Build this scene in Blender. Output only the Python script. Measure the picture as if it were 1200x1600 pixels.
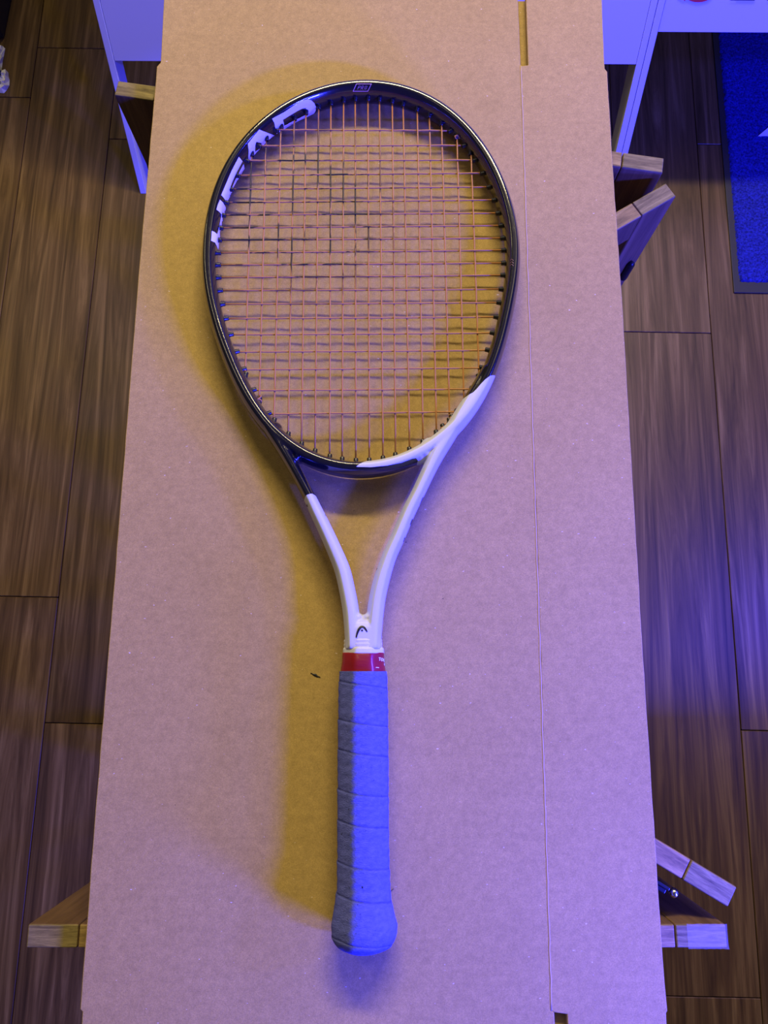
import bpy, bmesh, math, random
import numpy as np
from mathutils import Vector, Matrix
from mathutils.bvhtree import BVHTree
from mathutils.geometry import delaunay_2d_cdt
random.seed(7); np.random.seed(7)
for o in list(bpy.data.objects): bpy.data.objects.remove(o)
S = bpy.context.scene; C = S.collection
# ------------------------------------------------------------------ camera
B = 0.76                 # height of the cardboard's top face above the floor
CAMH = 0.572             # camera above the cardboard
TH = math.radians(12.2); F = 1200.0
cam = bpy.data.cameras.new('camera'); co = bpy.data.objects.new('camera', cam); C.objects.link(co)
co.location = (0, 0, B + CAMH); co.rotation_euler = (TH, 0, 0)
cam.sensor_fit = 'VERTICAL'; cam.sensor_height = 24; cam.lens = F / 1600 * 24; cam.clip_start = 0.02
S.camera = co
# ------------------------------------------------------------------ world, light, exposure
S.view_settings.view_transform = 'Standard'; S.view_settings.look = 'None'
S.view_settings.gamma = 1; S.view_settings.use_curve_mapping = False
S.view_settings.exposure = 0.0
w = bpy.data.worlds.new('world'); S.world = w; w.use_nodes = True
w.node_tree.nodes['Background'].inputs[0].default_value = (0.60, 0.50, 0.46, 1)
w.node_tree.nodes['Background'].inputs[1].default_value = 0.11

def area(name, loc, target, sx, sy, power, col, roll=0):
    l = bpy.data.lights.new(name, 'AREA'); l.shape = 'RECTANGLE'; l.size = sx; l.size_y = sy
    l.energy = power; l.color = col
    o = bpy.data.objects.new(name, l); C.objects.link(o); o.location = loc
    o.rotation_euler = (Vector(target) - Vector(loc)).to_track_quat('-Z', 'Y').to_euler()
    return o
WARM = (1.0, 0.82, 0.46)
area('ceiling_strip_light', (0.15, 1.95, 2.40), (0, 0.5, B), 1.4, 0.14, 58, WARM)
area('ceiling_strip_light', (-1.25, 1.3, 2.45), (0, 0.4, B), 0.12, 2.2, 6, WARM)
area('ceiling_strip_light', (1.30, 1.5, 2.45), (0, 0.5, B), 0.42, 1.8, 4.5, WARM)
BLUE = (0.030, 0.034, 1.0)
area('blue_area_light', (0.86, -0.46, B + 0.58), (0.86, 0.06, B - 0.22), 0.26, 0.06, 66, BLUE)
area('blue_area_light', (0.66, -0.55, B + 0.21), (0.02, -0.07, B + 0.13), 0.16, 0.12, 42, BLUE)  # added fill lamp that deepens the blue on the cardboard's near right corner
area('blue_area_light', (1.35, 0.22, B + 0.66), (-0.4, 1.05, 0.3), 0.10, 0.10, 25, BLUE)

# ------------------------------------------------------------------ helpers
def P(px, py, z):
    """point where the photograph's pixel meets the level z (metres above floor)"""
    cx, cy = (px - 600) / F, -(py - 800) / F
    d = (cx, cy * math.cos(TH) + math.sin(TH), cy * math.sin(TH) - math.cos(TH))
    t = (z - B - CAMH) / d[2]
    return d[0] * t, d[1] * t

def new(name, bm, mat, parent=None, smooth=False, loc=None):
    me = bpy.data.meshes.new(name)
    if isinstance(bm, bmesh.types.BMesh): bm.to_mesh(me); bm.free()
    else: me.from_pydata(bm[0], [], bm[1]); me.update()
    if mat is not None: me.materials.append(mat)
    if smooth: me.polygons.foreach_set('use_smooth', [True] * len(me.polygons))
    o = bpy.data.objects.new(name, me); C.objects.link(o)
    if loc: o.location = loc
    if parent is not None: o.parent = parent
    return o
def tag(o, label=None, cat=None, group=None, kind=None):
    if label: o['label'] = label
    if cat: o['category'] = cat
    if group: o['group'] = group
    if kind: o['kind'] = kind
    return o
def empty(name, loc=(0, 0, 0), rz=0):
    o = bpy.data.objects.new(name, None); C.objects.link(o); o.location = loc; o.rotation_euler = (0, 0, rz)
    o.empty_display_size = 0.05
    return o
def box(bm, x0, x1, y0, y1, z0, z1, bev=0.0, M=None, seg=2):
    r = bmesh.ops.create_cube(bm, size=1)
    vs = r['verts']
    bmesh.ops.scale(bm, vec=(x1 - x0, y1 - y0, z1 - z0), verts=vs)
    bmesh.ops.translate(bm, vec=((x0 + x1) / 2, (y0 + y1) / 2, (z0 + z1) / 2), verts=vs)
    if bev:
        es = list({e for v in vs for e in v.link_edges})
        rr = bmesh.ops.bevel(bm, geom=es, offset=bev, segments=seg, affect='EDGES', profile=0.5)
        vs = list({v for f in rr['faces'] for v in f.verts} | {v for v in vs if v.is_valid})
    if M is not None: bmesh.ops.transform(bm, matrix=M, verts=vs)
    return vs
def prism(poly, z0, z1, bev=0.0):
    bm = bmesh.new()
    vs = [bm.verts.new((x, y, z0)) for x, y in poly]
    f = bm.faces.new(vs); bm.normal_update()
    if f.normal.z > 0: f.normal_flip()
    r = bmesh.ops.extrude_face_region(bm, geom=[f])
    top = [v for v in r['geom'] if isinstance(v, bmesh.types.BMVert)]
    bmesh.ops.translate(bm, vec=(0, 0, z1 - z0), verts=top)
    if bev:
        es = [e for e in bm.edges if all(abs(v.co.z - z1) < 1e-7 for v in e.verts)]
        bmesh.ops.bevel(bm, geom=es, offset=bev, segments=2, affect='EDGES', profile=0.5)
    bmesh.ops.recalc_face_normals(bm, faces=bm.faces[:])
    return bm
def sweep(pts, hw, hh, ex=2.6, n=24, closed=False, caps=True, up=Vector((0, 0, 1))):
    """tube with a super-elliptic section: hw half width sideways, hh half height"""
    N = len(pts); verts = []; faces = []
    for i in range(N):
        a = pts[(i - 1) % N] if (closed or i > 0) else pts[i]
        b = pts[(i + 1) % N] if (closed or i < N - 1) else pts[i]
        t = (Vector(b) - Vector(a)).normalized(); side = t.cross(up).normalized(); u = side.cross(t)
        W = hw[i] if hasattr(hw, '__len__') else hw; Hh = hh[i] if hasattr(hh, '__len__') else hh
        for k in range(n):
            th = 2 * math.pi * k / n; c, s = math.cos(th), math.sin(th)
            if ex < 0:
                q = octr(math.atan2(s * Hh, c * W), W, Hh, 18.0, -ex); l_ = math.hypot(c * W, s * Hh); c, s = c * q / l_, s * q / l_
            else:
                c = math.copysign(abs(c) ** (2 / ex), c); s = math.copysign(abs(s) ** (2 / ex), s)
            verts.append(Vector(pts[i]) + side * (c * W) + u * (s * Hh))
    for i in range(N if closed else N - 1):
        for k in range(n):
            a = i * n + k; b = i * n + (k + 1) % n; c = ((i + 1) % N) * n + (k + 1) % n; d = ((i + 1) % N) * n + k
            faces.append((a, b, c, d))
    if not closed and caps:
        faces.append(tuple(range(n))[::-1]); faces.append(tuple(range((N - 1) * n, N * n)))
    return verts, faces
def octr(th, w_, h_, sharp=7.0, k=0.735):
    """radius of a softened octagonal section"""
    c, s = abs(math.cos(th)) / w_, abs(math.sin(th)) / h_
    return (c ** sharp + s ** sharp + ((c + s) * k) ** sharp) ** (-1 / sharp)
def resample(pts, n):
    pts = [np.array(p, float) for p in pts]
    # Catmull-Rom through the points
    out = []
    for i in range(len(pts) - 1):
        p0 = pts[max(i - 1, 0)]; p1 = pts[i]; p2 = pts[i + 1]; p3 = pts[min(i + 2, len(pts) - 1)]
        for k in range(12):
            t = k / 12
            out.append(0.5 * ((2 * p1) + (-p0 + p2) * t + (2 * p0 - 5 * p1 + 4 * p2 - p3) * t * t + (-p0 + 3 * p1 - 3 * p2 + p3) * t ** 3))
    out.append(pts[-1]); out = np.array(out)
    d = np.r_[0, np.cumsum(np.linalg.norm(np.diff(out[:, :2], axis=0), axis=1))]
    q = np.linspace(0, d[-1], n)
    return np.stack([np.interp(q, d, out[:, j]) for j in range(out.shape[1])], 1)

# ---- materials
def mat(name, col, rough=0.5, metal=0.0, coat=0.0, spec=0.5):
    m = bpy.data.materials.new(name); m.use_nodes = True; b = m.node_tree.nodes['Principled BSDF']
    b.inputs['Base Color'].default_value = (*col, 1); b.inputs['Roughness'].default_value = rough
    b.inputs['Metallic'].default_value = metal; b.inputs['Coat Weight'].default_value = coat
    b.inputs['Coat Roughness'].default_value = 0.05; b.inputs['Specular IOR Level'].default_value = spec
    return m
class G:
    def __init__(s, m): s.m = m; s.t = m.node_tree; s.b = s.t.nodes['Principled BSDF']
    def n(s, typ, **k):
        x = s.t.nodes.new(typ)
        for a, v in k.items():
            if a.startswith('i_'): x.inputs[a[2:].replace('_', ' ')].default_value = v
            else: setattr(x, a, v)
        return x
    def l(s, a, b): s.t.links.new(a, b)
    def coord(s, scale=(1, 1, 1), what='Object', rnd=False):
        tc = s.n('ShaderNodeTexCoord'); src = tc.outputs[what]
        if rnd:
            oi = s.n('ShaderNodeObjectInfo'); mu = s.n('ShaderNodeMath', operation='MULTIPLY'); mu.inputs[1].default_value = 37.0
            s.l(oi.outputs['Random'], mu.inputs[0]); cx = s.n('ShaderNodeCombineXYZ')
            for i in range(3): s.l(mu.outputs[0], cx.inputs[i])
            ad = s.n('ShaderNodeVectorMath', operation='ADD'); s.l(src, ad.inputs[0]); s.l(cx.outputs[0], ad.inputs[1]); src = ad.outputs[0]
        mp = s.n('ShaderNodeMapping'); mp.inputs['Scale'].default_value = scale; s.l(src, mp.inputs[0]); return mp.outputs[0]
    def noise(s, vec, scale, detail=4, rough=0.55, dist=0.0):
        x = s.n('ShaderNodeTexNoise'); x.inputs['Scale'].default_value = scale; x.inputs['Detail'].default_value = detail
        x.inputs['Roughness'].default_value = rough; x.inputs['Distortion'].default_value = dist; s.l(vec, x.inputs['Vector']); return x.outputs[0]
    def ramp(s, fac, stops):
        r = s.n('ShaderNodeValToRGB'); e = r.color_ramp.elements
        while len(e) < len(stops): e.new(0.5)
        for i, (p, c) in enumerate(stops):
            e[i].position = p; e[i].color = (*c, 1) if len(c) == 3 else c
        s.l(fac, r.inputs[0]); return r.outputs[0]
    def mix(s, fac, a, b, mode='MIX'):
        x = s.n('ShaderNodeMix', data_type='RGBA', blend_type=mode)
        for v, i in ((fac, 0), (a, 6), (b, 7)):
            if isinstance(v, (int, float)): x.inputs[i].default_value = v
            elif isinstance(v, tuple): x.inputs[i].default_value = (*v, 1)
            else: s.l(v, x.inputs[i])
        return x.outputs[2]
    def bump(s, h, strength, dist):
        x = s.n('ShaderNodeBump'); x.inputs['Strength'].default_value = strength; x.inputs['Distance'].default_value = dist
        s.l(h, x.inputs['Height']); s.l(x.outputs[0], s.b.inputs['Normal'])
    def base(s, c): s.l(c, s.b.inputs['Base Color'])
def g1(v): return (v, v, v)

def kraft(name, tint=1.0):
    m = mat(name, (0.45, 0.28, 0.15), 0.72, spec=0.25); g = G(m)
    c = g.coord()
    big = g.ramp(g.noise(c, 9, 5, 0.6), [(0.3, (0.435 * tint, 0.298 * tint, 0.096 * tint)), (0.72, (0.475 * tint, 0.328 * tint, 0.112 * tint))])
    med = g.ramp(g.noise(c, 190, 5, 0.75), [(0.3, g1(0.85)), (0.7, g1(1.10))])
    fine = g.ramp(g.noise(c, 1300, 3, 0.6), [(0.3, g1(0.80)), (0.7, g1(1.16))])
    col = g.mix(1, g.mix(1, big, med, 'MULTIPLY'), fine, 'MULTIPLY')
    flute = g.ramp(g.noise(g.coord((6, 260, 1)), 1.0, 2, 0.5), [(0.35, g1(0.985)), (0.65, g1(1.012))])
    col = g.mix(1, col, flute, 'MULTIPLY')
    fl = g.ramp(g.noise(g.coord((1, 1.8, 1)), 330, 2, 0.4), [(0.745, g1(0)), (0.79, g1(1))])
    col = g.mix(fl, col, (0.72, 0.60, 0.50))
    dk = g.ramp(g.noise(g.coord((1, 1, 1)), 330, 1, 0.3), [(0.135, g1(1)), (0.155, g1(0))])
    col = g.mix(dk, col, (0.10, 0.06, 0.035))
    g.base(col)
    g.bump(g.noise(c, 420, 3, 0.6), 0.25, 0.0006)
    return m
M_card = kraft('kraft_cardboard'); M_card2 = kraft('kraft_cardboard_under', 0.92)
M_cardedge = mat('torn_cardboard_edge', (0.52, 0.37, 0.19), 0.85)

def wood(name, dark, mid, light, sx=28, sy=1.6, rough=0.42, rnd=True, axis='Y', warp=0.6):
    m = mat(name, mid, rough); g = G(m)
    sc = {'Y': (sx, sy, sx), 'X': (sy, sx, sx), 'Z': (sx, sx, sy)}[axis]
    c = g.coord(sc, rnd=rnd)
    a = g.noise(c, 1.0, 6, 0.62, warp)
    col = g.ramp(a, [(0.28, dark), (0.50, mid), (0.74, light)])
    c2 = g.coord(tuple(v * 6 if v > 5 else v * 1.5 for v in sc), rnd=rnd)
    f = g.ramp(g.noise(c2, 1.0, 4, 0.7), [(0.3, g1(0.72)), (0.65, g1(1.16))])
    col = g.mix(1, col, f, 'MULTIPLY')
    oi = g.n('ShaderNodeObjectInfo')
    v = g.ramp(oi.outputs['Random'], [(0, g1(0.86)), (1, g1(1.12))])
    g.base(g.mix(1, col, v, 'MULTIPLY'))
    g.l(g.ramp(a, [(0.2, g1(rough + 0.1)), (0.8, g1(rough - 0.06))]), g.b.inputs['Roughness'])
    g.bump(g.noise(c2, 1.0, 3, 0.6), 0.12, 0.0008)
    return m
M_floor = wood('walnut_laminate', (0.034, 0.017, 0.006), (0.098, 0.056, 0.017), (0.215, 0.137, 0.045), sx=30, sy=1.5, rough=0.36, warp=2.2)
M_floor.node_tree.nodes['Principled BSDF'].inputs['Specular IOR Level'].default_value = 0.32
M_gap = mat('dark_joint', (0.012, 0.009, 0.008), 0.8)
M_side = wood('dark_stained_wood', (0.085, 0.045, 0.018), (0.15, 0.083, 0.033), (0.23, 0.135, 0.055), sx=60, sy=5, axis='Z', rough=0.5)
M_top = wood('bare_sawn_wood', (0.13, 0.08, 0.024), (0.29, 0.19, 0.058), (0.46, 0.32, 0.105), sx=170, sy=22, axis='X', rough=0.65)
M_end = wood('end_grain_wood', (0.085, 0.060, 0.020), (0.19, 0.145, 0.050), (0.33, 0.26, 0.090), sx=300, sy=30, axis='X', rough=0.7)
M_white = mat('white_laminate', (0.66, 0.67, 0.74), 0.42)
M_metal = mat('dark_hinge_metal', (0.03, 0.03, 0.035), 0.35, 0.7)
M_chrome = mat('bright_bolt_steel', (0.6, 0.6, 0.62), 0.2, 1.0)
M_grom = mat('black_nylon', (0.012, 0.012, 0.014), 0.32)
M_lpaint = mat('white_letter_paint', (0.90, 0.90, 0.90), 0.3, coat=0.4)
M_copperp = mat('copper_print', (0.75, 0.42, 0.30), 0.35, 0.3)
M_blackp = mat('black_print', (0.012, 0.012, 0.012), 0.4)
M_redp = mat('red_print', (0.60, 0.015, 0.02), 0.4)

# ------------------------------------------------------------------ floor: laminate planks
floor = empty('floor'); floor['kind'] = 'structure'; floor.rotation_euler = (0, 0, -math.atan(0.0205))
new('subfloor', (lambda b: (box(b, -2.2, 2.2, -1.6, 3.2, -0.02, -0.0075), b)[1])(bmesh.new()), M_gap, floor)
PW, PL = 0.1665, 1.1185
bm = bmesh.new(); box(bm, -PW / 2 + 0.0006, PW / 2 - 0.0006, -PL / 2 + 0.0006, PL / 2 - 0.0006, -0.0078, 0, 0.0009, seg=1)
plank_me = bpy.data.meshes.new('plank'); bm.to_mesh(plank_me); bm.free(); plank_me.materials.append(M_floor)
R0 = 0.5985                                   # the seam right of the cardboard
known = {0: 0.642, 1: -0.073, -6: -0.085, -7: 0.125, -8: 1.125}
for row in range(-14, 10):                    # row r lies left of seam R0 + r*PW
    xc = R0 + row * PW - PW / 2
    j0 = known.get(row, ((row * 0.37) % 1.0) * PL)
    k = -2
    while j0 + k * PL < 3.0:
        yc = j0 + k * PL + PL / 2; k += 1
        if yc + PL / 2 < -1.5: continue
        p = bpy.data.objects.new('plank', plank_me); C.objects.link(p); p.parent = floor; p.location = (xc, yc, 0)

# ------------------------------------------------------------------ trestles (two hinged frames each)
FT = 0.0152; TZ = B - 0.0125                  # frame thickness, top of the trestles
def frame(parent, p0, ang, L, right_end_wood=True):
    """panel frame standing on edge from p0 along ang; p0 is its end on the viewer's right"""
    M = Matrix.Translation((p0[0], p0[1], 0)) @ Matrix.Rotation(ang, 4, 'Z')
    sw = 0.0355
    def part(nm, args, m, bev=0.0012):
        b = bmesh.new(); box(b, *args, bev); o = new(nm, b, m, parent); o.matrix_local = M; return o
    for x0, x1 in ((-sw, 0), (-L, -L + sw)):
        s = part('leg', (x0, x1, -FT / 2, FT / 2, 0.0, TZ - 0.0004), M_side)
        part('leg_top', (x0 + 0.0003, x1 - 0.0003, -FT / 2 + 0.0003, FT / 2 - 0.0003, TZ - 0.0030, TZ), M_end, 0.0008)
    a, b_ = -L + sw + 0.0005, -sw - 0.0005
    part('rail', (a, b_, -FT / 2, FT / 2, TZ - 0.036, TZ - 0.0006), M_side)
    part('rail_top', (a + .0002, b_ - .0002, -FT / 2 + 0.0003, FT / 2 - 0.0003, TZ - 0.0030, TZ - 0.0001), M_top, 0.0008)
    part('rail', (a, b_, -FT / 2, FT / 2, 0.34, 0.375), M_side)
    part('rail', (a, b_, -FT / 2, FT / 2, 0.06, 0.095), M_side)
    return M
def hinge(parent, x, y, z, rz, l=0.04, r=0.0042):
    b = bmesh.new()
    bmesh.ops.create_cone(b, cap_ends=True, segments=14, radius1=r, radius2=r, depth=l)
    o = new('hinge', b, M_metal, parent, loc=(x, y, z)); o.rotation_euler = (0, 0, rz)
    b = bmesh.new(); bmesh.ops.create_uvsphere(b, u_segments=12, v_segments=8, radius=r * 0.85)
    new('hinge_pin', b, M_metal, o, True, loc=(0, 0, l / 2))
    return o
t1 = tag(empty('trestle', (0.2, 0.43, 0)), 'folding wooden trestle under the far end of the cardboard, beside the white racks', 'trestle', 'folding wooden trestles')
def rel(t, x, y): return (x - t.location.x, y - t.location.y)
a1 = math.atan2(0.432 - 0.510, 0.2412 + 0.237)
frame(t1, rel(t1, 0.2412, 0.4322), a1, 0.4845)
frame(t1, rel(t1, 0.2459, 0.4090), math.radians(31.6), 0.4845)
x, y = rel(t1, 0.2405, 0.3935)
hinge(t1, x, y, 0.640, 0.5, 0.026, 0.0036)
t2 = tag(empty('trestle', (0.2, -0.17, 0)), 'folding wooden trestle under the near end of the cardboard, beside the racket handle', 'trestle', 'folding wooden trestles')
frame(t2, rel(t2, 0.2385, -0.1755), 0.0, 0.4870)
frame(t2, rel(t2, 0.2450, -0.1506), math.radians(-30.6), 0.4845)
b = bmesh.new(); Mh = Matrix.Translation((*rel(t2, 0.196, -0.140), 0)) @ Matrix.Rotation(math.radians(-30.6), 4, 'Z')
box(b, -0.026, 0.008, -0.0035, -0.001, TZ - 0.030, TZ - 0.0015, 0.0006, Mh)
box(b, -0.026, 0.008, -0.007, -0.0035, TZ - 0.026, TZ - 0.006, 0.0006, Mh)
hp = new('hinge_plate', b, M_metal, t2)
b = bmesh.new(); bmesh.ops.create_uvsphere(b, u_segments=14, v_segments=10, radius=0.0035)
new('bolt', b, M_chrome, t2, True, loc=(*rel(t2, 0.2065, -0.1495), TZ - 0.008))
# glossy clear tape over the near leg top
b = bmesh.new(); x0, y0 = rel(t2, 0.2110, -0.1835)
for i in range(15):
    for j in range(7):
        b.verts.new((x0 + i * 0.0280 / 14, y0 + j * 0.0160 / 6, TZ + 0.0002 + 0.0011 * random.random() ** 2))
b.verts.ensure_lookup_table()
for i in range(14):
    for j in range(6): b.faces.new([b.verts[q] for q in (i * 7 + j, (i + 1) * 7 + j, (i + 1) * 7 + j + 1, i * 7 + j + 1)])
M_tape = mat('clear_tape', (0.75, 0.75, 0.8), 0.12); M_tape.node_tree.nodes['Principled BSDF'].inputs['Alpha'].default_value = 0.13
tp = new('tape', b, M_tape, t2, True); tp['label'] = 'clear glossy tape stuck over the leg top'

# ------------------------------------------------------------------ cardboard
cb = tag(empty('cardboard_box', (0, 0.15, B - 0.0125)), 'flattened brown corrugated cardboard box laid across two wooden trestles', 'box')
CT = 0.0055
def cpoly(pts, z=B): return [(x - 0, y - 0.15) for x, y in (P(a, b_, z) if b_ > -900 else None for a, b_ in pts)]
def jag(poly, amp=0.00018, step=0.012):
    out = []
    for i, (x, y) in enumerate(poly):
        x2, y2 = poly[(i + 1) % len(poly)]; d = math.hypot(x2 - x, y2 - y); n = max(1, int(d / step))
        for k in range(n):
            t = k / n; j = 0 if k == 0 else random.uniform(-amp, amp)
            nx, ny = -(y2 - y) / d, (x2 - x) / d
            out.append((x + (x2 - x) * t + nx * j, y + (y2 - y) * t + ny * j))
    return out
# main (left) panel with its flaps; narrow (right) panel with its flaps; both meet at the crease
XL = P(243, 106, B); 
main = [(257, -14), (251, 97), (245, 104), (219, 400), (198, 660), (172, 985), (147, 1290), (125, 1577), (128.5, 1581), (125, 1640), (122, 1740), (873, 1740), (866, 1582), (861.5, 1579), (838, 800), (822, 350), (813.5, 103), (808.5, -14)]
narrow = [(813.5, 103), (825, 101.5), (821.5, -14), (940, -14), (945, 107), (949, 112), (957, 250), (974, 500), (1003.5, 1000), (1036, 1500), (1043, 1580), (1041, 1583), (1046, 1740), (896, 1740), (886.8, 1596), (886, 1585), (866, 1582), (861.5, 1579), (838, 800), (822, 350)]
def sheet(nm, pts, z1, th, m):
    poly = jag(cpoly(pts)); o = new(nm, prism(poly, z1 - th, z1, 0.0006), m, cb)
    return o
Z0 = 0.0125
sheet('wide_panel', main, Z0, CT, M_card); sheet('narrow_panel', narrow, Z0, CT, M_card)
under = [(262, -9), (250, 110), (224, 400), (131, 1577), (128, 1740), (1038, 1740), (1030, 1500), (998, 1000), (969, 500), (945, 150), (936, -9)]
sheet('under_layer', under, Z0 - CT - 0.0012, CT, M_card2)
# raised, slightly torn paper along the crease
xa, ya = P(813.9, 103, B); xb, yb = P(862, 1579, B)
cr = []
for i in range(120):
    t = i / 119; cr.append(Vector((xa + (xb - xa) * t + random.uniform(-.0002, .0002), ya + (yb - ya) * t - 0.15, Z0 + 0.0001)))
v, f = sweep(cr, 0.00055, 0.00022, 2, 6); new('crease', (v, f), M_cardedge, cb, True)

# ------------------------------------------------------------------ the racket
yt, yb_ = P(570, 128, B)[1], P(570, 1480, B)[1]
def hs(Y): return B + 0.0124 + (yt - Y) / (yt - yb_) * 0.0070      # height of the string plane / axis
def SP(px, py, dz=0.0):
    z = B + 0.015 + dz
    for _ in range(4):
        x, y = P(px, py, z); z = hs(y) + dz
    return np.array((x, y, z))
A_, B_ = 0.0057, 0.0116                                            # half width / half height of the hoop section
outer = [(600,127.5),(575,126.2),(550,126),(525,129.5),(500,135),(480,143.5),(460,154),(425,176),(395,202),(370,227.5),(350,257),(334,293),(324,332),(317.5,375),(317,430),(322.5,480),(332.5,520),(345,555),(362,595),(387,637)]
inner = [(446,678),(466,693),(492,707),(520,715),(540,720),(562,722),(594,717),(616,712),(637.5,704),(659,693),(687,673),(713,647),(735,616)]
outer2 = [(774,586),(785,552),(795,520),(804,485),(810,442),(812.5,405),(811.5,380),(809,357),(802,325),(792,295),(777,260),(762,232),(742,205),(720,182.5),(690,161),(660,145),(625,134)]
pts = [(p, 1) for p in outer] + [(p, -1) for p in inner] + [(p, 1) for p in outer2]
cen = SP(567, 430)
camp = np.array((0, 0, B + CAMH))
raw = [(SP(*p), s) for p, s in pts]
cur = []
N_ = len(raw)
for i, (q, s) in enumerate(raw):
    # normal from neighbours on the same side, else radial
    a, sa = raw[(i - 1) % N_]; b_, sb = raw[(i + 1) % N_]
    if sa == s and sb == s: t = (b_ - a)[:2]
    elif sb == s: t = (b_ - q)[:2]
    else: t = (q - a)[:2]
    n = np.array((t[1], -t[0])); n /= np.linalg.norm(n)
    if np.dot(n, (q - cen)[:2]) < 0: n = -n                        # outward
    v = camp - q; tn = abs(np.dot(v[:2], n)) / v[2]
    off = math.sqrt(A_ ** 2 + (B_ * tn) ** 2 * 0.93)
    cur.append(q[:2] - s * n * off)
cur = np.array(cur); d = cur - cen[:2]
ang = np.arctan2(d[:, 1], d[:, 0]); rad = np.hypot(d[:, 0], d[:, 1])
K = 6
def four(a): return np.stack([np.ones_like(a)] + [f(k * a) for k in range(1, K + 1) for f in (np.cos, np.sin)], 1)
coef = np.linalg.lstsq(four(ang), rad, rcond=None)[0]
def hoop_r(a): return four(np.atleast_1d(np.array(a, float))) @ coef
def hoop_pt(a, shrink=0.0):
    r = hoop_r(a)[0] - shrink; x = cen[0] + r * math.cos(a); y = cen[1] + r * math.sin(a); return np.array((x, y, hs(y)))
NH = 300
hoop = [Vector(hoop_pt(2 * math.pi * i / NH)) for i in range(NH)]
verts, faces = sweep(hoop, A_, B_, -0.70, 40, closed=True)
def addgeo(v, f):
    o = len(verts); verts.extend(v); faces.extend([tuple(q + o for q in ff) for ff in f])
def shaft(px, hwpx, hh, n=90):
    p = resample([(*SP(a, b_)[:2], h * 0.555 / 1200 * 0.97, k) for (a, b_), h, k in zip(px, hwpx, hh)], n)
    addgeo(*sweep([Vector((q[0], q[1], hs(q[1]))) for q in p], p[:, 2], p[:, 3], -0.70, 40))
shaft([(759,578),(744,608),(724,642),(703,677),(683,709.5),(670,735),(654,769),(638,801),(620.5,842),(608,870),(598,900),(591,928),(587,953),(584,985),(583,1012)],
      [8,10,11.5,12.5,12.5,11.5,11,11.3,11.5,11.8,12.8,13.2,13.4,13.2,12.6],
      [.0095,.0108,.0112,.0112,.0112,.0112,.0112,.0112,.0112,.0112,.0114,.0116,.0118,.0120,.0120])
shaft([(386,616),(406,648),(428,681),(443,704),(463,739),(483,776),(494,799),(508,828),(522.5,860),(535,891),(543,924.5),(548.5,955),(551,985),(552,1012)],
      [8,10,11,11,10.3,10.3,11,11.6,12.2,12.8,13,13.4,13.2,12.6],
      [.0095,.0108,.0112,.0112,.0112,.0112,.0112,.0112,.0112,.0113,.0115,.0118,.0120,.0120])
# solid throat below the fork, and the fillets where the shafts leave the hoop
p = [SP(567.5, y) for y in (969, 974, 983, 1000, 1015)]
addgeo(*sweep([Vector(q) for q in p], [0.0055, 0.0095, 0.0126, 0.0128, 0.0128], [0.0088, 0.0108, 0.0120, 0.0121, 0.0121], -0.62, 40))
def blob(px, py, r, h):
    q = SP(px, py); b = bmesh.new(); bmesh.ops.create_uvsphere(b, u_segments=20, v_segments=12, radius=1)
    addgeo([Vector((v.co.x * r + q[0], v.co.y * r + q[1], v.co.z * h + q[2])) for v in b.verts], [tuple(v.index for v in f.verts) for f in b.faces]); b.free()
for (a, b_, r) in ((561,966,.0035),(574,966,.0035),(457,704,.0078),(467,713,.0058),(430,672,.006),(672,700,.0078),(664,711,.0062),(655,716,.005)):
    blob(a, b_, r, .0098)
me = bpy.data.meshes.new('raw'); me.from_pydata(verts, [], faces); me.update()
tmp = bpy.data.objects.new('raw', me); C.objects.link(tmp)
m_ = tmp.modifiers.new('r', 'REMESH'); m_.mode = 'VOXEL'; m_.voxel_size = 0.0008
m_ = tmp.modifiers.new('s', 'SMOOTH'); m_.factor = 0.5; m_.iterations = 5
dg = bpy.context.evaluated_depsgraph_get()
fme = bpy.data.meshes.new_from_object(tmp.evaluated_get(dg)); bpy.data.objects.remove(tmp)
fme.name = 'frame'
nv = len(fme.vertices); V = np.empty(nv * 3); fme.vertices.foreach_get('co', V); V = V.reshape(-1, 3)
whitepoly = [(784,580),(774,586),(765,591),(757,597),(750,604),(744,611),(738,617),(728,622),(700,630),(640,670),(573,712),(572.5,721),(564,727),(556,732.5),(580,733),(605,730.5),(627,725.5),(644,719),(650,717.5),(653,720),(651,724),(640,745),(600,770),(500,772),(494,774.5),(489,773),(480,776),(474,781),(465,790),(500,900),(520,1040),(620,1040),(620,900),(700,770)]
WPn = np.array([SP(a, b_, 0.006)[:2] for a, b_ in whitepoly])
def sdf(pts, poly):
    """signed distance, positive inside"""
    dmin = np.full(len(pts), 1e9); ins = np.zeros(len(pts), bool)
    for i in range(len(poly)):
        a = poly[i]; b = poly[(i + 1) % len(poly)]; e = b - a; wv = pts - a
        t = np.clip((wv @ e) / (e @ e), 0, 1); dd = np.hypot(*(wv - t[:, None] * e).T); dmin = np.minimum(dmin, dd)
        c = ((a[1] <= pts[:, 1]) & (b[1] > pts[:, 1])) | ((b[1] <= pts[:, 1]) & (a[1] > pts[:, 1]))
        xx = a[0] + (pts[:, 1] - a[1]) / (b[1] - a[1] if b[1] != a[1] else 1e-9) * e[0]
        ins ^= c & (pts[:, 0] < xx)
    return np.where(ins, dmin, -dmin)
at = fme.attributes.new('paint', 'FLOAT', 'POINT'); at.data.foreach_set('value', sdf(V[:, :2], WPn) * 1000.0)
fme.polygons.foreach_set('use_smooth', [True] * len(fme.polygons))
M_frame = mat('gloss_black_and_white_paint', (0.8, 0.8, 0.8), 0.22, coat=0.6); g = G(M_frame)
an = g.n('ShaderNodeAttribute', attribute_name='paint'); mr = g.n('ShaderNodeMapRange')
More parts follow.
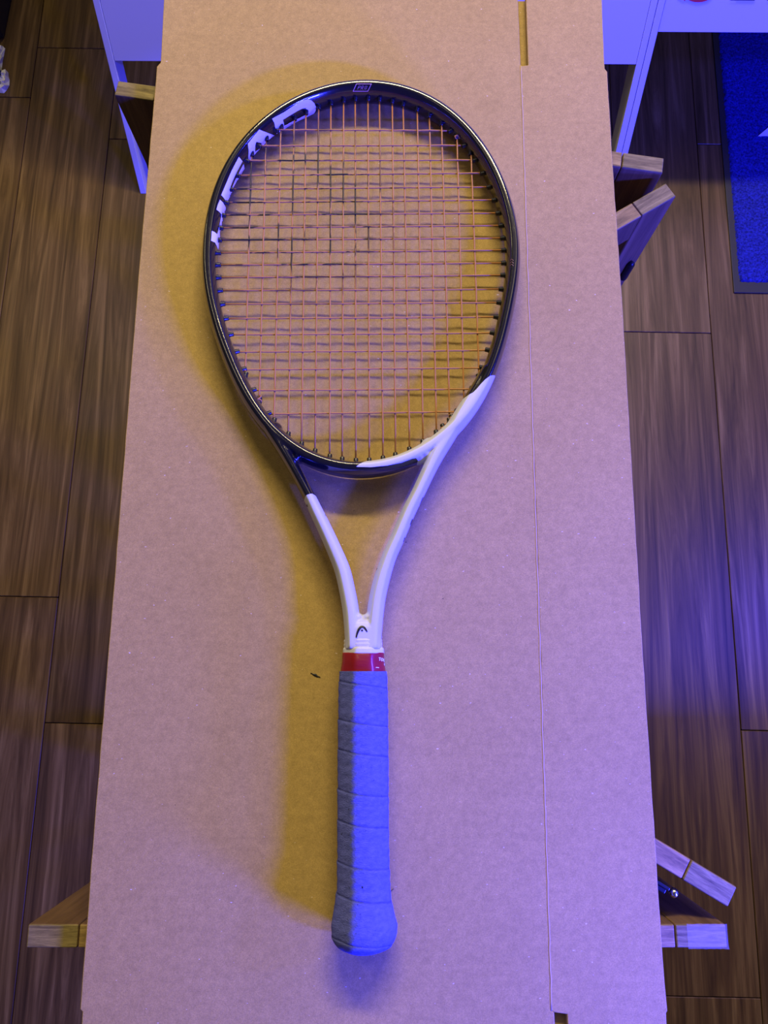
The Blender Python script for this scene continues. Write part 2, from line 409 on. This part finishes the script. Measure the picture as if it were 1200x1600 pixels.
mr.inputs[1].default_value = -0.12; mr.inputs[2].default_value = 0.12; g.l(an.outputs['Fac'], mr.inputs[0])
g.base(g.mix(mr.outputs[0], (0.006, 0.006, 0.009), (0.58, 0.60, 0.70)))
rr = g.n('ShaderNodeMapRange'); rr.inputs[3].default_value = 0.16; rr.inputs[4].default_value = 0.42; g.l(mr.outputs[0], rr.inputs[0]); g.l(rr.outputs[0], g.b.inputs['Roughness'])
ct = g.n('ShaderNodeMapRange'); ct.inputs[3].default_value = 0.7; ct.inputs[4].default_value = 0.0; g.l(mr.outputs[0], ct.inputs[0]); g.l(ct.outputs[0], g.b.inputs['Coat Weight'])
fme.materials.clear(); fme.materials.append(M_frame)
org = SP(567, 1200)
rk = tag(empty('tennis_racket', (org[0], org[1], B)), 'black and white tennis racket with copper strings and blue wrapped grip lying on cardboard', 'tennis racket')
fo = bpy.data.objects.new('frame', fme); C.objects.link(fo)
off = Vector(rk.location)
fme.transform(Matrix.Translation(-off)); fo.parent = rk
fo['label'] = 'glossy frame, black on the head, white on the throat and right shoulder'
bvh = BVHTree.FromPolygons([v.co + off for v in fme.vertices], [p.vertices for p in fme.polygons])
def ray(px, py):
    x, y = P(px, py, B); o = Vector(camp); return o, (Vector((x, y, B)) - o).normalized()
def decal(nm, polys, m, parent, tree, toff, step=1.0, lift=0.00018, label=None):
    """flat print laid on a surface: polygons (even-odd) cut into small cells that follow the surface"""
    xs = [p[0] for q in polys for p in q]; ys = [p[1] for q in polys for p in q]
    vs = []; es = []
    for q in polys:
        s0 = len(vs); n = 0; L = len(q)
        for i in range(L):
            a = q[i]; b = q[(i + 1) % L]; k = max(1, int(math.hypot(b[0] - a[0], b[1] - a[1]) / step))
            for j in range(k): vs.append(Vector((a[0] + (b[0] - a[0]) * j / k, a[1] + (b[1] - a[1]) * j / k))); n += 1
        es += [(s0 + i, s0 + (i + 1) % n) for i in range(n)]
    gx = np.arange(min(xs), max(xs), step); gy = np.arange(min(ys), max(ys), step)
    def inside(x, y):
        c = False
        for q in polys:
            for i in range(len(q)):
                a = q[i]; b = q[(i + 1) % len(q)]
                if (a[1] > y) != (b[1] > y) and x < a[0] + (y - a[1]) / (b[1] - a[1]) * (b[0] - a[0]): c = not c
        return c
    for x in gx:
        for y in gy:
            if inside(x + .01, y + .013): vs.append(Vector((x + .01, y + .013)))
    v2, e2, f2, *_ = delaunay_2d_cdt(vs, es, [], 0, 1e-4)
    out = []; ok = []
    for v in v2:
        o, d_ = ray(v.x, v.y); loc, nn, idx, dist = tree.ray_cast(o, d_)
        if loc is None: out.append(Vector((0, 0, 0))); ok.append(False); continue
        if nn.dot(d_) > 0: nn = -nn
        out.append(loc + nn * lift - d_ * lift - toff); ok.append(True)
    ff = []
    for f in f2:
        cx = sum(v2[i].x for i in f) / len(f); cy = sum(v2[i].y for i in f) / len(f)
        if inside(cx, cy) and all(ok[i] for i in f):
            if max((out[f[i]] - out[f[i - 1]]).length for i in range(3)) < 0.006: ff.append(tuple(f)[::-1])
    used = sorted({i for f in ff for i in f}); rm = {i: k for k, i in enumerate(used)}
    if not ff: print('EMPTY DECAL', nm); return None
    o = new(nm, ([out[i] for i in used], [tuple(rm[i] for i in f) for f in ff]), m, parent, True)
    if label: o['label'] = label
    return o
def stroke(pts, w_):
    """thin outline polygon around a polyline"""
    l, r = [], []
    for i, p in enumerate(pts):
        a = pts[max(i - 1, 0)]; b = pts[min(i + 1, len(pts) - 1)]; dx, dy = b[0] - a[0], b[1] - a[1]; d_ = math.hypot(dx, dy) or 1
        ww = w_[i] if hasattr(w_, '__len__') else w_
        l.append((p[0] - dy / d_ * ww / 2, p[1] + dx / d_ * ww / 2)); r.append((p[0] + dy / d_ * ww / 2, p[1] - dx / d_ * ww / 2))
    return l + r[::-1]
D_o = [(425,185.5),(433,181),(445,174.5),(460,164),(472,157),(480,155),(486,156.5),(491,161),(493.5,167),(493,173),(490.5,177),(486,179.5),(481,182),(464,190),(450,198),(440,204),(432,209),(432,204),(430,199),(428.5,192)]
D_i = [(442,187),(454,179.5),(465,173),(472,169.5),(477,168.5),(480.5,172),(480.5,176),(478,179),(464,186),(452,192),(444,196.5),(443,192)]
A_o = [(405,202.5),(428.5,211.5),(419,219),(410,228),(398,241),(392,249),(387.5,249.5),(388.5,236),(387,224.5),(396,213)]
A_i = [(400.5,221.3),(408.8,223.5),(404,233),(398,237.5),(398.7,226)]
E_1 = [(373,245),(378.6,252),(370,268),(363,283),(358,297),(362.5,299.5),(360,313),(353,314),(349,308.5),(345.4,305),(352,289),(362,266)]
E_2 = [(380.4,256.3),(382,263),(372,280),(366.5,293),(362.5,292.5),(366,284),(373,270)]
H_ = [(343.3,312),(348.3,316.7),(352,323.3),(353.8,330),(352,340),(349,349),(345.5,361.7),(342.8,371.7),(342,379),(340.8,390),(338.3,384),(335.8,379),(329.6,376.3),(330.8,360.8),(335,362.5),(339,366),(340.4,361.7),(342.5,353),(345.8,335),(342.5,331),(338,327.5),(340,320)]
for q in ([H_], [E_1, E_2], [A_o, A_i], [D_o, D_i]): decal('letter', q, M_lpaint, rk, bvh, off, 1.5)
decal('badge_outline', [[(556.5,130.7),(581,130.7),(575,142.9),(551,142.9)], [(557.3,131.7),(579.5,131.7),(574.4,141.9),(552.4,141.9)]], M_copperp, rk, bvh, off, 0.8)
for q in ([(558.4,139.6),(561,134),(563.3,134),(563.2,136.2),(560,137)], [(563.7,139.6),(565.8,134),(568.4,134.2),(568,136.4),(565.2,136.8)], [(565.6,136.9),(567,139.6)], [(569.6,139.2),(571.2,134.2),(573.6,134.2),(572.0,139.2),(569.6,139.2)]):
    decal('letter', [stroke(q, 0.55)], M_copperp, rk, bvh, off, 0.4)
arc = resample([(556.7,996.5),(557.6,991.5),(559.6,985.8),(562.5,981.2),(566,979.3),(569.6,981),(573.6,986.9)], 20)
decal('emblem', [stroke([tuple(p) for p in arc], [1.9 + 1.7 * math.sin(math.pi * i / 19) for i in range(20)])], M_blackp, rk, bvh, off, 0.8)
decal('emblem', [[(565.7 + 1.6 * math.cos(a), 985 + 1.5 * math.sin(a)) for a in np.linspace(0, 6.28, 13)[:-1]]], M_blackp, rk, bvh, off, 0.8)
# dark marks along the white shafts' sides
for q, w_ in (([(661,777),(657,787),(652.5,797)], 1.3), ([(644.5,811),(641,820)], 1.2), ([(632.5,840),(630,848)], 1.1), ([(622,866),(619.5,873)], 1.0), ([(508,802),(509,806)], 1.6), ([(587.5,892),(589.5,888)], .8), ([(479.2,788.5),(480,792)], 2.2)):
    decal('scuff', [stroke(q, w_)], M_blackp, rk, bvh, off, 0.8)
for k in range(3):
    y0 = 405 + k * 4
    decal('chevron', [stroke([(797.5, y0 + 2), (799.8, y0), (802.3, y0 + 2.4)], 0.7)], mat('chevron_print', (0.25, 0.11, 0.10), 0.5) if k == 0 else bpy.data.materials['chevron_print'], rk, bvh, off, 0.6)

# strings ----------------------------------------------------------
def string_mat(name, sc):
    m = mat(name, (0.46, 0.19, 0.065), 0.34, spec=0.3); g = G(m)
    tc = g.n('ShaderNodeNewGeometry'); mp = g.n('ShaderNodeMapping'); mp.inputs['Scale'].default_value = sc; g.l(tc.outputs['Position'], mp.inputs[0])
    st = g.ramp(g.noise(mp.outputs[0], 75, 4, 0.65), [(0.505, g1(0)), (0.53, g1(1))])
    ds = g.n('ShaderNodeVectorMath', operation='DISTANCE'); ds.inputs[1].default_value = tuple(SP(468, 325)); g.l(tc.outputs['Position'], ds.inputs[0])
    zn = g.ramp(ds.outputs['Value'], [(0.055, g1(1)), (0.105, g1(0))])      # the worn, ink-stained zone of the string bed
    g.base(g.mix(g.mix(1, st, zn, 'MULTIPLY'), (0.47, 0.21, 0.065), (0.02, 0.015, 0.015)))
    return m
M_str = string_mat('copper_string', (1.6, 0.22, 0)); M_strx = string_mat('copper_cross_string', (0.30, 2.0, 0))
top_x = [393,416,439,460,478,498,517,537,555,575,593,613,630,652,671,690,714,736]
top_y = [243,215,197,184,174,168,164,161,160,160,162,165,169,176,185,196,217,241]
bot = [(383,590),(405,624),(428,658),(450,679),(471,693),(492,703),(515,711),(534.5,715),(556,718),(577,717),(598.5,714),(618,710),(640,703),(661,691),(682,677),(702.5,653),(725,627),(748.5,586)]
crL = [(431,203),(407,228),(391,251),(375,274),(364.5,295.5),(355.5,316.5),(350,336),(345,356),(341,375),(339,395),(338,414),(339,433.5),(340,454),(343,475.5),(348,498),(355,523),(364,550),(376,577.5),(393,610),(418,647)]
crR = [(697,204),(726,227),(744,250),(755.5,270.5),(765,292),(774,312.5),(780,333),(785,352.5),(787,372),(790,391),(791,411),(790,430),(789,452),(786,473),(782,495.5),(776,520.5),(766,547.5),(755,575),(738,608),(713,643.5)]
def hoop_hit(a, b):
    """where the line a->b (beyond b) reaches the inside of the hoop"""
    d_ = (b - a)[:2]; d_ /= np.linalg.norm(d_); lo, hi = -0.03, 0.06
    def f(t):
        q = b[:2] + d_ * t; r = q - cen[:2]; return np.hypot(*r) - hoop_r(math.atan2(r[1], r[0]))[0]
    for _ in range(30):
        m = (lo + hi) / 2
        if f(m) < -A_ * 0.95: lo = m
        else: hi = m
    q = b[:2] + d_ * lo; return np.array((q[0], q[1], hs(q[1]))), d_
mains = []; crosses = []
for tx, ty, bp in zip(top_x, top_y, bot):
    a = SP(tx, ty); b = SP(*bp); t, dt = hoop_hit(b, a); u, du = hoop_hit(a, b); mains.append((t, u, dt, du))
for l, r in zip(crL, crR):
    a = SP(*l); b = SP(*r); t, dt = hoop_hit(b, a); u, du = hoop_hit(a, b); crosses.append((t, u, dt, du))
def xing(p, q, r, s):
    a = q[:2] - p[:2]; b = s[:2] - r[:2]; den = a[0] * b[1] - a[1] * b[0]; c = (r - p)[:2]
    t = (c[0] * b[1] - c[1] * b[0]) / den; u = (c[0] * a[1] - c[1] * a[0]) / den; return t, u
SR = 0.00066
def tube(name, pts):
    v, f = sweep([Vector(p) - off for p in pts], SR, SR, 2, 7, up=Vector((0.01, 0.02, 1)))
    return new(name, (v, f), M_str if name == 'main_string' else M_strx, rk, True)
for i, (t, u, _, _) in enumerate(mains):
    ks = [(0, 0), (1, 0)]
    for j, (l, r, _, _) in enumerate(crosses):
        a, b = xing(t, u, l, r)
        if 0.01 < a < 0.99 and 0 < b < 1: ks.append((a, 0.00062 if (i + j) % 2 else -0.00062))
    ks.sort(); pp = []
    for k in range(len(ks)):
        q = t + (u - t) * ks[k][0]; q = np.array((q[0], q[1], hs(q[1]) + ks[k][1])); pp.append(q)
    tube('main_string', pp)
for j, (l, r, _, _) in enumerate(crosses):
    ks = [(0, 0), (1, 0)]
    for i, (t, u, _, _) in enumerate(mains):
        a, b = xing(l, r, t, u)
        if 0.01 < a < 0.99 and 0 < b < 1: ks.append((a, -0.00062 if (i + j) % 2 else 0.00062))
    ks.sort(); pp = []
    for k in range(len(ks)):
        q = l + (r - l) * ks[k][0]
        pp.append(np.array((q[0] + 0, q[1] - math.copysign(0.00030, ks[k][1]) * (ks[k][1] != 0), hs(q[1]) + ks[k][1])))
    tube('cross_string', pp)
# grommets
bm = bmesh.new()
prof = [(-0.001, 0.0022), (0.0012, 0.0021), (0.0015, 0.00185), (0.0036, 0.00175), (0.0040, 0.0015), (0.0040, 0.0008)]
rings = [[bm.verts.new((r * math.cos(2 * math.pi * k / 12), r * math.sin(2 * math.pi * k / 12), z)) for k in range(12)] for z, r in prof]
for a, b in zip(rings, rings[1:]):
    for k in range(12): bm.faces.new((a[k], a[(k + 1) % 12], b[(k + 1) % 12], b[k]))
gm = bpy.data.meshes.new('grommet'); bm.to_mesh(gm); bm.free(); gm.materials.append(M_grom)
for p_ in gm.polygons: p_.use_smooth = True
def grommet(pos, dirv):
    o = bpy.data.objects.new('grommet', gm); C.objects.link(o); o.parent = rk
    r = pos[:2] - cen[:2]
    d3 = Vector((-dirv[0], -dirv[1], 0.0))
    n = Vector((-r[0], -r[1], 0)).normalized(); d3 = (d3 * 0.6 + n * 0.4).normalized()
    o.location = Vector(pos) - off - d3 * 0.0004; o.rotation_euler = d3.to_track_quat('Z', 'Y').to_euler()
for t, u, dt, du in mains + crosses: grommet(t, dt); grommet(u, du)
for kx, ky in ((714, 213), (404, 624), (707, 652), (693.5, 668)):
    q = SP(kx, ky, 0.001); kp = []
    for i in range(26):
        a = i / 25 * 4.6 * math.pi; kp.append(Vector((q[0] + 0.0019 * math.cos(a) + 0.0006 * math.sin(2.3 * a), q[1] + 0.0014 * math.sin(a * 1.1) + (i - 13) * 0.00015, q[2] + 0.0011 * math.sin(a * 0.7))) - off)
    v, f = sweep(kp, SR * .9, SR * .9, 2, 7); new('string_knot', (v, f), M_str, rk, True)
    grommet(hoop_hit(cen, q)[0], (q - cen)[:2] / np.linalg.norm((q - cen)[:2]))

# handle -------------------------------------------------------------
def hz(Y): return hs(Y) + 0.0
def handle(nm, rows, m, n=72, fine=0.0009, wrap=None, capt=True):
    """rows: (py, x_left, x_right) silhouette in the photograph, turned into half widths"""
    R = []
    for py, xl, xr in rows:
        a = SP(xl, py); b = SP(xr, py); R.append(((a[0] + b[0]) / 2, a[1], (b[0] - a[0]) / 2 * 0.985))
    R = np.array(R); ys = np.arange(R[0, 1], R[-1, 1] - 1e-9, -fine)
    ys = np.append(ys, R[-1, 1])
    X = np.interp(-ys, -R[:, 1], R[:, 0]); W_ = np.interp(-ys, -R[:, 1], R[:, 2])
    k3 = np.ones(9) / 9
    if len(ys) > 40:
        Wp = np.convolve(np.pad(W_, 4, 'edge'), k3, 'valid'); blend = np.clip((ys - ys[-1]) / 0.012, 0, 1); W_ = Wp * blend + W_ * (1 - blend)
    vs = []
    for i, y in enumerate(ys):
        w0 = W_[i]; h0 = w0 * 0.93 if w0 < 0.0185 else 0.0172 + (w0 - 0.0185) * 0.55
        for k in range(n):
            th = 2 * math.pi * k / n + 1e-4; r = octr(th, w0, h0, 16.0)
            if wrap: r += wrap(y, th)
            vs.append(Vector((X[i] + r * math.cos(th), y, hz(y) + r * math.sin(th))) - off)
    fs = []
    for i in range(len(ys) - 1):
        for k in range(n): fs.append((i * n + k, i * n + (k + 1) % n, (i + 1) * n + (k + 1) % n, (i + 1) * n + k))
    if capt: fs.append(tuple(range(n))[::-1]); fs.append(tuple(range((len(ys) - 1) * n, len(ys) * n)))
    return new(nm, (vs, fs), m, rk, True)
yg = SP(567, 1049)[1]
PITCH = 0.0228; seams = []
def wrapf(y, th):
    # overlapping spiral wrap: each turn steps down onto the next, with soft creases
    s = ((yg - y) - (math.pi / 2 - th) / (2 * math.pi) * PITCH * 0.55 + 0.0120 + 0.0016 * math.sin(7 * (yg - y) * 20)) / PITCH
    f = s - math.floor(s)
    step = 0.00045 * (1 - f) - 0.0006 * math.exp(-((min(f, 1 - f)) / 0.024) ** 2)
    seams.append(0.55 * math.exp(-((min(f, 1 - f)) / 0.020) ** 2))
    return step + 0.00016 * math.sin(900 * y + 3 * th) * math.sin(5 * th + 60 * y)
M_grip = mat('blue_overgrip', (0.13, 0.17, 0.42), 0.9, spec=0.15); g = G(M_grip)
c = g.coord()
col = g.ramp(g.noise(g.coord((1, 1.6, 1)), 260, 4, 0.6), [(0.3, (0.095, 0.115, 0.42)), (0.7, (0.145, 0.165, 0.58))])
sp = g.ramp(g.noise(c, 420, 2, 0.5), [(0.24, g1(1)), (0.33, g1(0))])
sa = g.n('ShaderNodeAttribute', attribute_name='seam')
g.base(g.mix(sa.outputs['Fac'], g.mix(sp, col, (0.05, 0.06, 0.16)), (0.03, 0.035, 0.13)))
g.bump(g.noise(g.coord((1, 2.2, 1)), 640, 3, 0.7), 0.8, 0.0010)
grip = handle('overgrip', [(1049,530.3,604),(1056,529.8,604.8),(1100,528.5,606),(1200,527.5,607),(1318,527,607.5),(1384,526.5,609.5),(1406,524,611.5),(1426,520.5,616),(1440,517.8,620),(1449,517,621.3),(1461,518,619.8),(1470,521.5,616),(1477,527.5,610),(1482,534,602),(1485.5,543,590)], M_grip, wrap=wrapf, fine=0.00045)
grip.data.attributes.new('seam', 'FLOAT', 'POINT').data.foreach_set('value', seams)
grip['label'] = 'blue fabric overgrip wound in a spiral with a flared butt'
M_red = mat('red_vinyl_tape', (0.27, 0.008, 0.016), 0.35, coat=0.2); g = G(M_red)
g.bump(g.noise(g.coord((1, 3, 1)), 160, 3, 0.5), 0.25, 0.0006)
red = handle('finishing_tape', [(1020,534.5,600.5),(1023,533.8,601.2),(1049.5,531.6,603.2)], M_red, wrap=lambda y, th: -0.0002 + 0.0003 * math.sin(th * 2 + 1) * math.sin(y * 400))
red['label'] = 'red vinyl finishing tape band above the blue grip'
col1 = handle('collar', [(1012,537,598.8),(1013.5,535.6,600.2),(1021.5,535.2,600.6)], M_white)
col1['label'] = 'white rubber collar above the red tape'
col2 = handle('collar', [(999,537.8,597),(1000,537,597.4),(1013,536.6,597.8)], M_white, wrap=lambda y, th: -0.0001 + 0.00025 * math.sin((y) * 2200 + th * .6))
rb = BVHTree.FromPolygons([v.co + off for v in red.data.vertices], [p.vertices for p in red.data.polygons])
for q in ([(591.8,1027.5),(595,1028)], [(593.5,1027.8),(593,1032.3)], [(596.2,1028.3),(595.4,1031),(596.4,1033),(597.9,1032),(598,1029.2),(596.2,1028.3)], [(599.3,1029.4),(599.2,1032.8),(600.2,1034),(601.2,1033.4),(601.4,1030.3)], [(600.4,1036.5),(600.2,1039),(601.8,1039.6)]):
    decal('letter', [stroke(q, 0.9)], M_lpaint, rk, rb, off, 0.5, 0.00012)
decal('scuff', [stroke([(587,1042.8),(590,1043),(592,1043.4)], 0.9)], M_lpaint, rk, rb, off, 0.5, 0.0001)
gb = BVHTree.FromPolygons([v.co + off for v in grip.data.vertices], [p.vertices for p in grip.data.polygons])
decal('scuff', [[(566.3 + 1.1 * math.cos(a), 1386.5 + 1.7 * math.sin(a)) for a in np.linspace(0, 6.28, 9)[:-1]]], M_blackp, rk, gb, off, 0.8)
# small fleck of dark bark stuck on the board left of the grip
x, y = P(493, 1055, B)
fl = []
for i in range(9): fl.append(Vector(((i - 4) * 0.0009, -(i - 4) * 0.0004 + 0.0002 * math.sin(i * 2), 0.0004)))
v, f = sweep(fl, [0.0002 + 0.0008 * math.exp(-((i - 4) / 1.8) ** 2) for i in range(9)], 0.0003, 2, 6)
o = new('debris_fleck', (v, f), M_blackp, None, True, loc=(x, y, B)); tag(o, 'tiny dark splinter on the cardboard left of the blue grip', 'splinter')
x, y = P(612, 1391, B)
fl = [Vector((i * 0.0006 - .0015, i * 0.0004 - 0.001, 0.0003 + 0.0003 * math.sin(i))) for i in range(6)]
v, f = sweep(fl, 0.00018, 0.00018, 2, 5)
o = new('debris_fleck', (v, f), M_blackp, None, True, loc=(x, y, B)); tag(o, 'tiny dark fibre on the cardboard right of the blue grip', 'splinter')

# ------------------------------------------------------------------ white slanted racks
SL = (0.0, 0.532)                        # y gained per metre of height by the slanted front
def slab(bm, x0, x1, d0, d1, z0, z1, bev=0.0008, zs0=None, z1b=None):
    """board in the slanted front: d = depth behind the slanted plane"""
    vs = box(bm, x0, x1, d0, d1, z0, z1, bev)
    for v in vs:
        if v.is_valid: v.co.y += v.co.z * SL[1]
def rack(loc, W0, zb, label, rz=-0.008):
    r = tag(empty('display_rack', loc, rz), label, 'rack', 'white slanted display racks')
    for x in (0.0, W0 - 0.011):
        b = bmesh.new(); slab(b, x, x + 0.011, 0, 0.052, 0, 1.30); new('leg', b, M_white, r)
    b = bmesh.new(); slab(b, 0.0115, W0 - 0.0115, 0.0012, 0.012, zb, 1.30); new('front_panel', b, M_white, r)
    b = bmesh.new(); box(b, -0.001, W0 + 0.001, 1.30 * SL[1] - 0.002, 1.30 * SL[1] + 0.36, 1.3002, 1.318, 0.001); new('top', b, M_white, r)
    for x in (0.0, W0 - 0.011):
        b = bmesh.new(); box(b, x, x + 0.011, 1.30 * SL[1] + 0.29, 1.30 * SL[1] + 0.34, 0, 1.30, 0.0008); new('leg', b, M_white, r)
    return r
r1 = rack((-0.4745, 0.9225, 0), 0.9165, 0.208, 'white slanted rack behind the cardboard with plain blank front panel')
r2 = rack((0.4430, 0.9150, 0), 0.9165, 0.252, 'white slanted rack at the right with red and black print on its front')
vs_ = []; fs_ = []
for o in r2.children:
    if o.name.startswith('front_panel'):
        Mx = Matrix.Translation(r2.location) @ Matrix.Rotation(r2.rotation_euler.z, 4, 'Z')
        tr = BVHTree.FromPolygons([Mx @ v.co for v in o.data.vertices], [p.vertices for p in o.data.polygons]); Mi = Mx.inverted()
def rdecal(polys, m, nm):
    o = decal(nm, polys, m, None, tr, Vector((0, 0, 0)), 4, 0.0003)
    if o: o.data.transform(Mi); o.parent = r2
ell = lambda cx, cy, a, b, t0, t1, n: [(cx + a * math.cos(t), cy + b * math.sin(t)) for t in np.linspace(t0, t1, n)]
rdecal([ell(1091, -12, 24, 15.5, 0, 2 * math.pi, 40)[:-1]], M_redp, 'emblem')
rdecal([ell(1089, -14, 34, 17, 2.3, 3.3, 12) + ell(1094, -14, 32, 15.5, 3.3, 2.3, 12) + [(1074, 4.8)]], M_redp, 'emblem')
rdecal([[(1140, 0.6), (1179, 0.8), (1181, -5), (1139, -5)]], M_blackp, 'letter')
rdecal([[(1198, 0.8), (1222, 1), (1222, -5), (1196, -5)]], M_blackp, 'letter')

# ------------------------------------------------------------------ mat
mt = tag(empty('door_mat', (0.6608, 0.7110, 0), -0.02), 'blue pile mat with black rubber border on the floor beneath the right rack', 'mat')
M_rub = mat('black_rubber', (0.012, 0.012, 0.014), 0.6)
M_pile = mat('blue_pile', (0.05, 0.07, 0.22), 0.95, spec=0.1); g = G(M_pile)
g.base(g.ramp(g.noise(g.coord(), 260, 3, 0.6), [(0.3, (0.004, 0.006, 0.05)), (0.7, (0.022, 0.03, 0.30))]))
MW, ML = 0.60, 0.90
b = bmesh.new(); box(b, 0, MW, 0, ML, 0.0, 0.003, 0.001); new('border', b, M_rub, mt)
nx, ny = 190, 290; vs = []
for i in range(nx):
    for j in range(ny):
        ed = i in (0, nx - 1) or j in (0, ny - 1)
        vs.append((0.012 + (MW - 0.024) * i / (nx - 1) + (random.uniform(-.0012, .0012)), 0.022 + (ML - 0.044) * j / (ny - 1) + random.uniform(-.0012, .0012), 0.003 if ed else 0.0055 + 0.0022 * random.random()))
fs = [(i * ny + j, (i + 1) * ny + j, (i + 1) * ny + j + 1, i * ny + j + 1) for i in range(nx - 1) for j in range(ny - 1)]
pl = new('pile', (vs, fs), M_pile, mt, True); pl['kind'] = 'stuff'
x0, y0 = P(1184, 213.5, 0.006); 
wm = [(x0, y0), (x0 + 0.115, y0), (x0 + 0.115, y0 + 0.10)]
M_wpile = mat('white_pile', (0.72, 0.72, 0.78), 0.9)
Mi_ = (Matrix.Translation(mt.location) @ Matrix.Rotation(-0.02, 4, 'Z')).inverted(); wm = [(Mi_ @ Vector((a, b_, 0)))[:2] for a, b_ in wm]
bm = prism(wm, 0.0060, 0.0088); new('woven_mark', bm, M_wpile, mt)['label'] = 'white woven triangle on the blue pile'

# ------------------------------------------------------------------ things at the left edge
M_blk = mat('black_plastic', (0.008, 0.007, 0.007), 0.5)
x1, y1 = P(7, 63, 0); x2, y2 = P(18, -4, 0)
t = tag(empty('storage_case', (x1, y1, 0), -0.06), 'black plastic case at the far left edge on the floor', 'case')
b = bmesh.new(); box(b, -0.35, 0, 0, 0.5, 0.001, 0.09, 0.006); new('body', b, M_blk, t)
b = bmesh.new(); box(b, -0.353, 0.002, -0.002, 0.502, 0.091, 0.105, 0.004); new('lid', b, M_blk, t)
M_bag = mat('crumpled_plastic_film', (0.74, 0.75, 0.78), 0.18); M_bag.node_tree.nodes['Principled BSDF'].inputs['Alpha'].default_value = 0.75
def crumple(nm, pts, m, zmax, parent=None, seed=1):
    rnd = random.Random(seed); poly = [P(a, b_, 0.004) for a, b_ in pts]
    cx = sum(p[0] for p in poly) / len(poly); cy = sum(p[1] for p in poly) / len(poly)
    rings = 5; vs = []; fs = []; n = len(poly)
    for k in range(rings):
        t_ = 1 - k / rings
        for x, y in poly:
            jx = 0 if k == 0 else rnd.uniform(-.003, .003)
            vs.append((cx + (x - cx) * t_ + jx, cy + (y - cy) * t_ + rnd.uniform(-.003, .003) * (k > 0), 0.001 if k == 0 else zmax * rnd.uniform(.35, 1)))
    vs.append((cx, cy, zmax))
    for k in range(rings - 1):
        for i in range(n): fs.append((k * n + i, k * n + (i + 1) % n, (k + 1) * n + (i + 1) % n, (k + 1) * n + i))
    for i in range(n): fs.append(((rings - 1) * n + i, (rings - 1) * n + (i + 1) % n, rings * n))
    if parent: vs = [(a - parent.location.x, b_ - parent.location.y, c_) for a, b_, c_ in vs]
    return new(nm, (vs, fs), m, parent)
x, y = P(0, 120, 0)
bg = tag(empty('plastic_wrapper', (x, y, 0)), 'crumpled clear and white plastic wrapper on the floor at the left edge', 'wrapper')
crumple('film', [(-25,70),(-6,66),(3,70),(7,74),(5,86),(3,95),(2,104),(1,112),(-12,118),(-26,112)], M_bag, 0.012, bg, 2)
crumple('film', [(-24,116),(-4,122),(5,124),(8,118),(9,112),(12,112),(12.5,118),(14,124),(13.5,132),(9,140),(5,144),(-4,143),(-20,142)], mat('white_film', (0.8, 0.8, 0.85), 0.3), 0.016, bg, 3)
crumple('label_print', [(-10,108),(1,108),(3.5,116),(3.5,130),(1,134),(-8,132)], mat('blue_label', (0.03, 0.05, 0.35), 0.4), 0.019, bg, 4)

# ------------------------------------------------------------------ unseen light blocker added beyond the right edge of the frame: its edge cuts the blue light off the near floor
ct_ = tag(empty('light_blocker', (0.56, -1.09, 0)), 'dark side table out of frame to the right of the racket', 'table')
b = bmesh.new(); box(b, 0, 0.75, 0, 0.78, 0.875, 0.90, 0.003); new('blocker_top', b, M_side, ct_)
b = bmesh.new(); box(b, 0.46, 0.52, 0.36, 0.42, 0.02, 0.875, 0.004); new('leg', b, M_side, ct_)
b = bmesh.new(); box(b, 0.26, 0.72, 0.16, 0.62, 0.001, 0.02, 0.004); new('base', b, M_side, ct_)
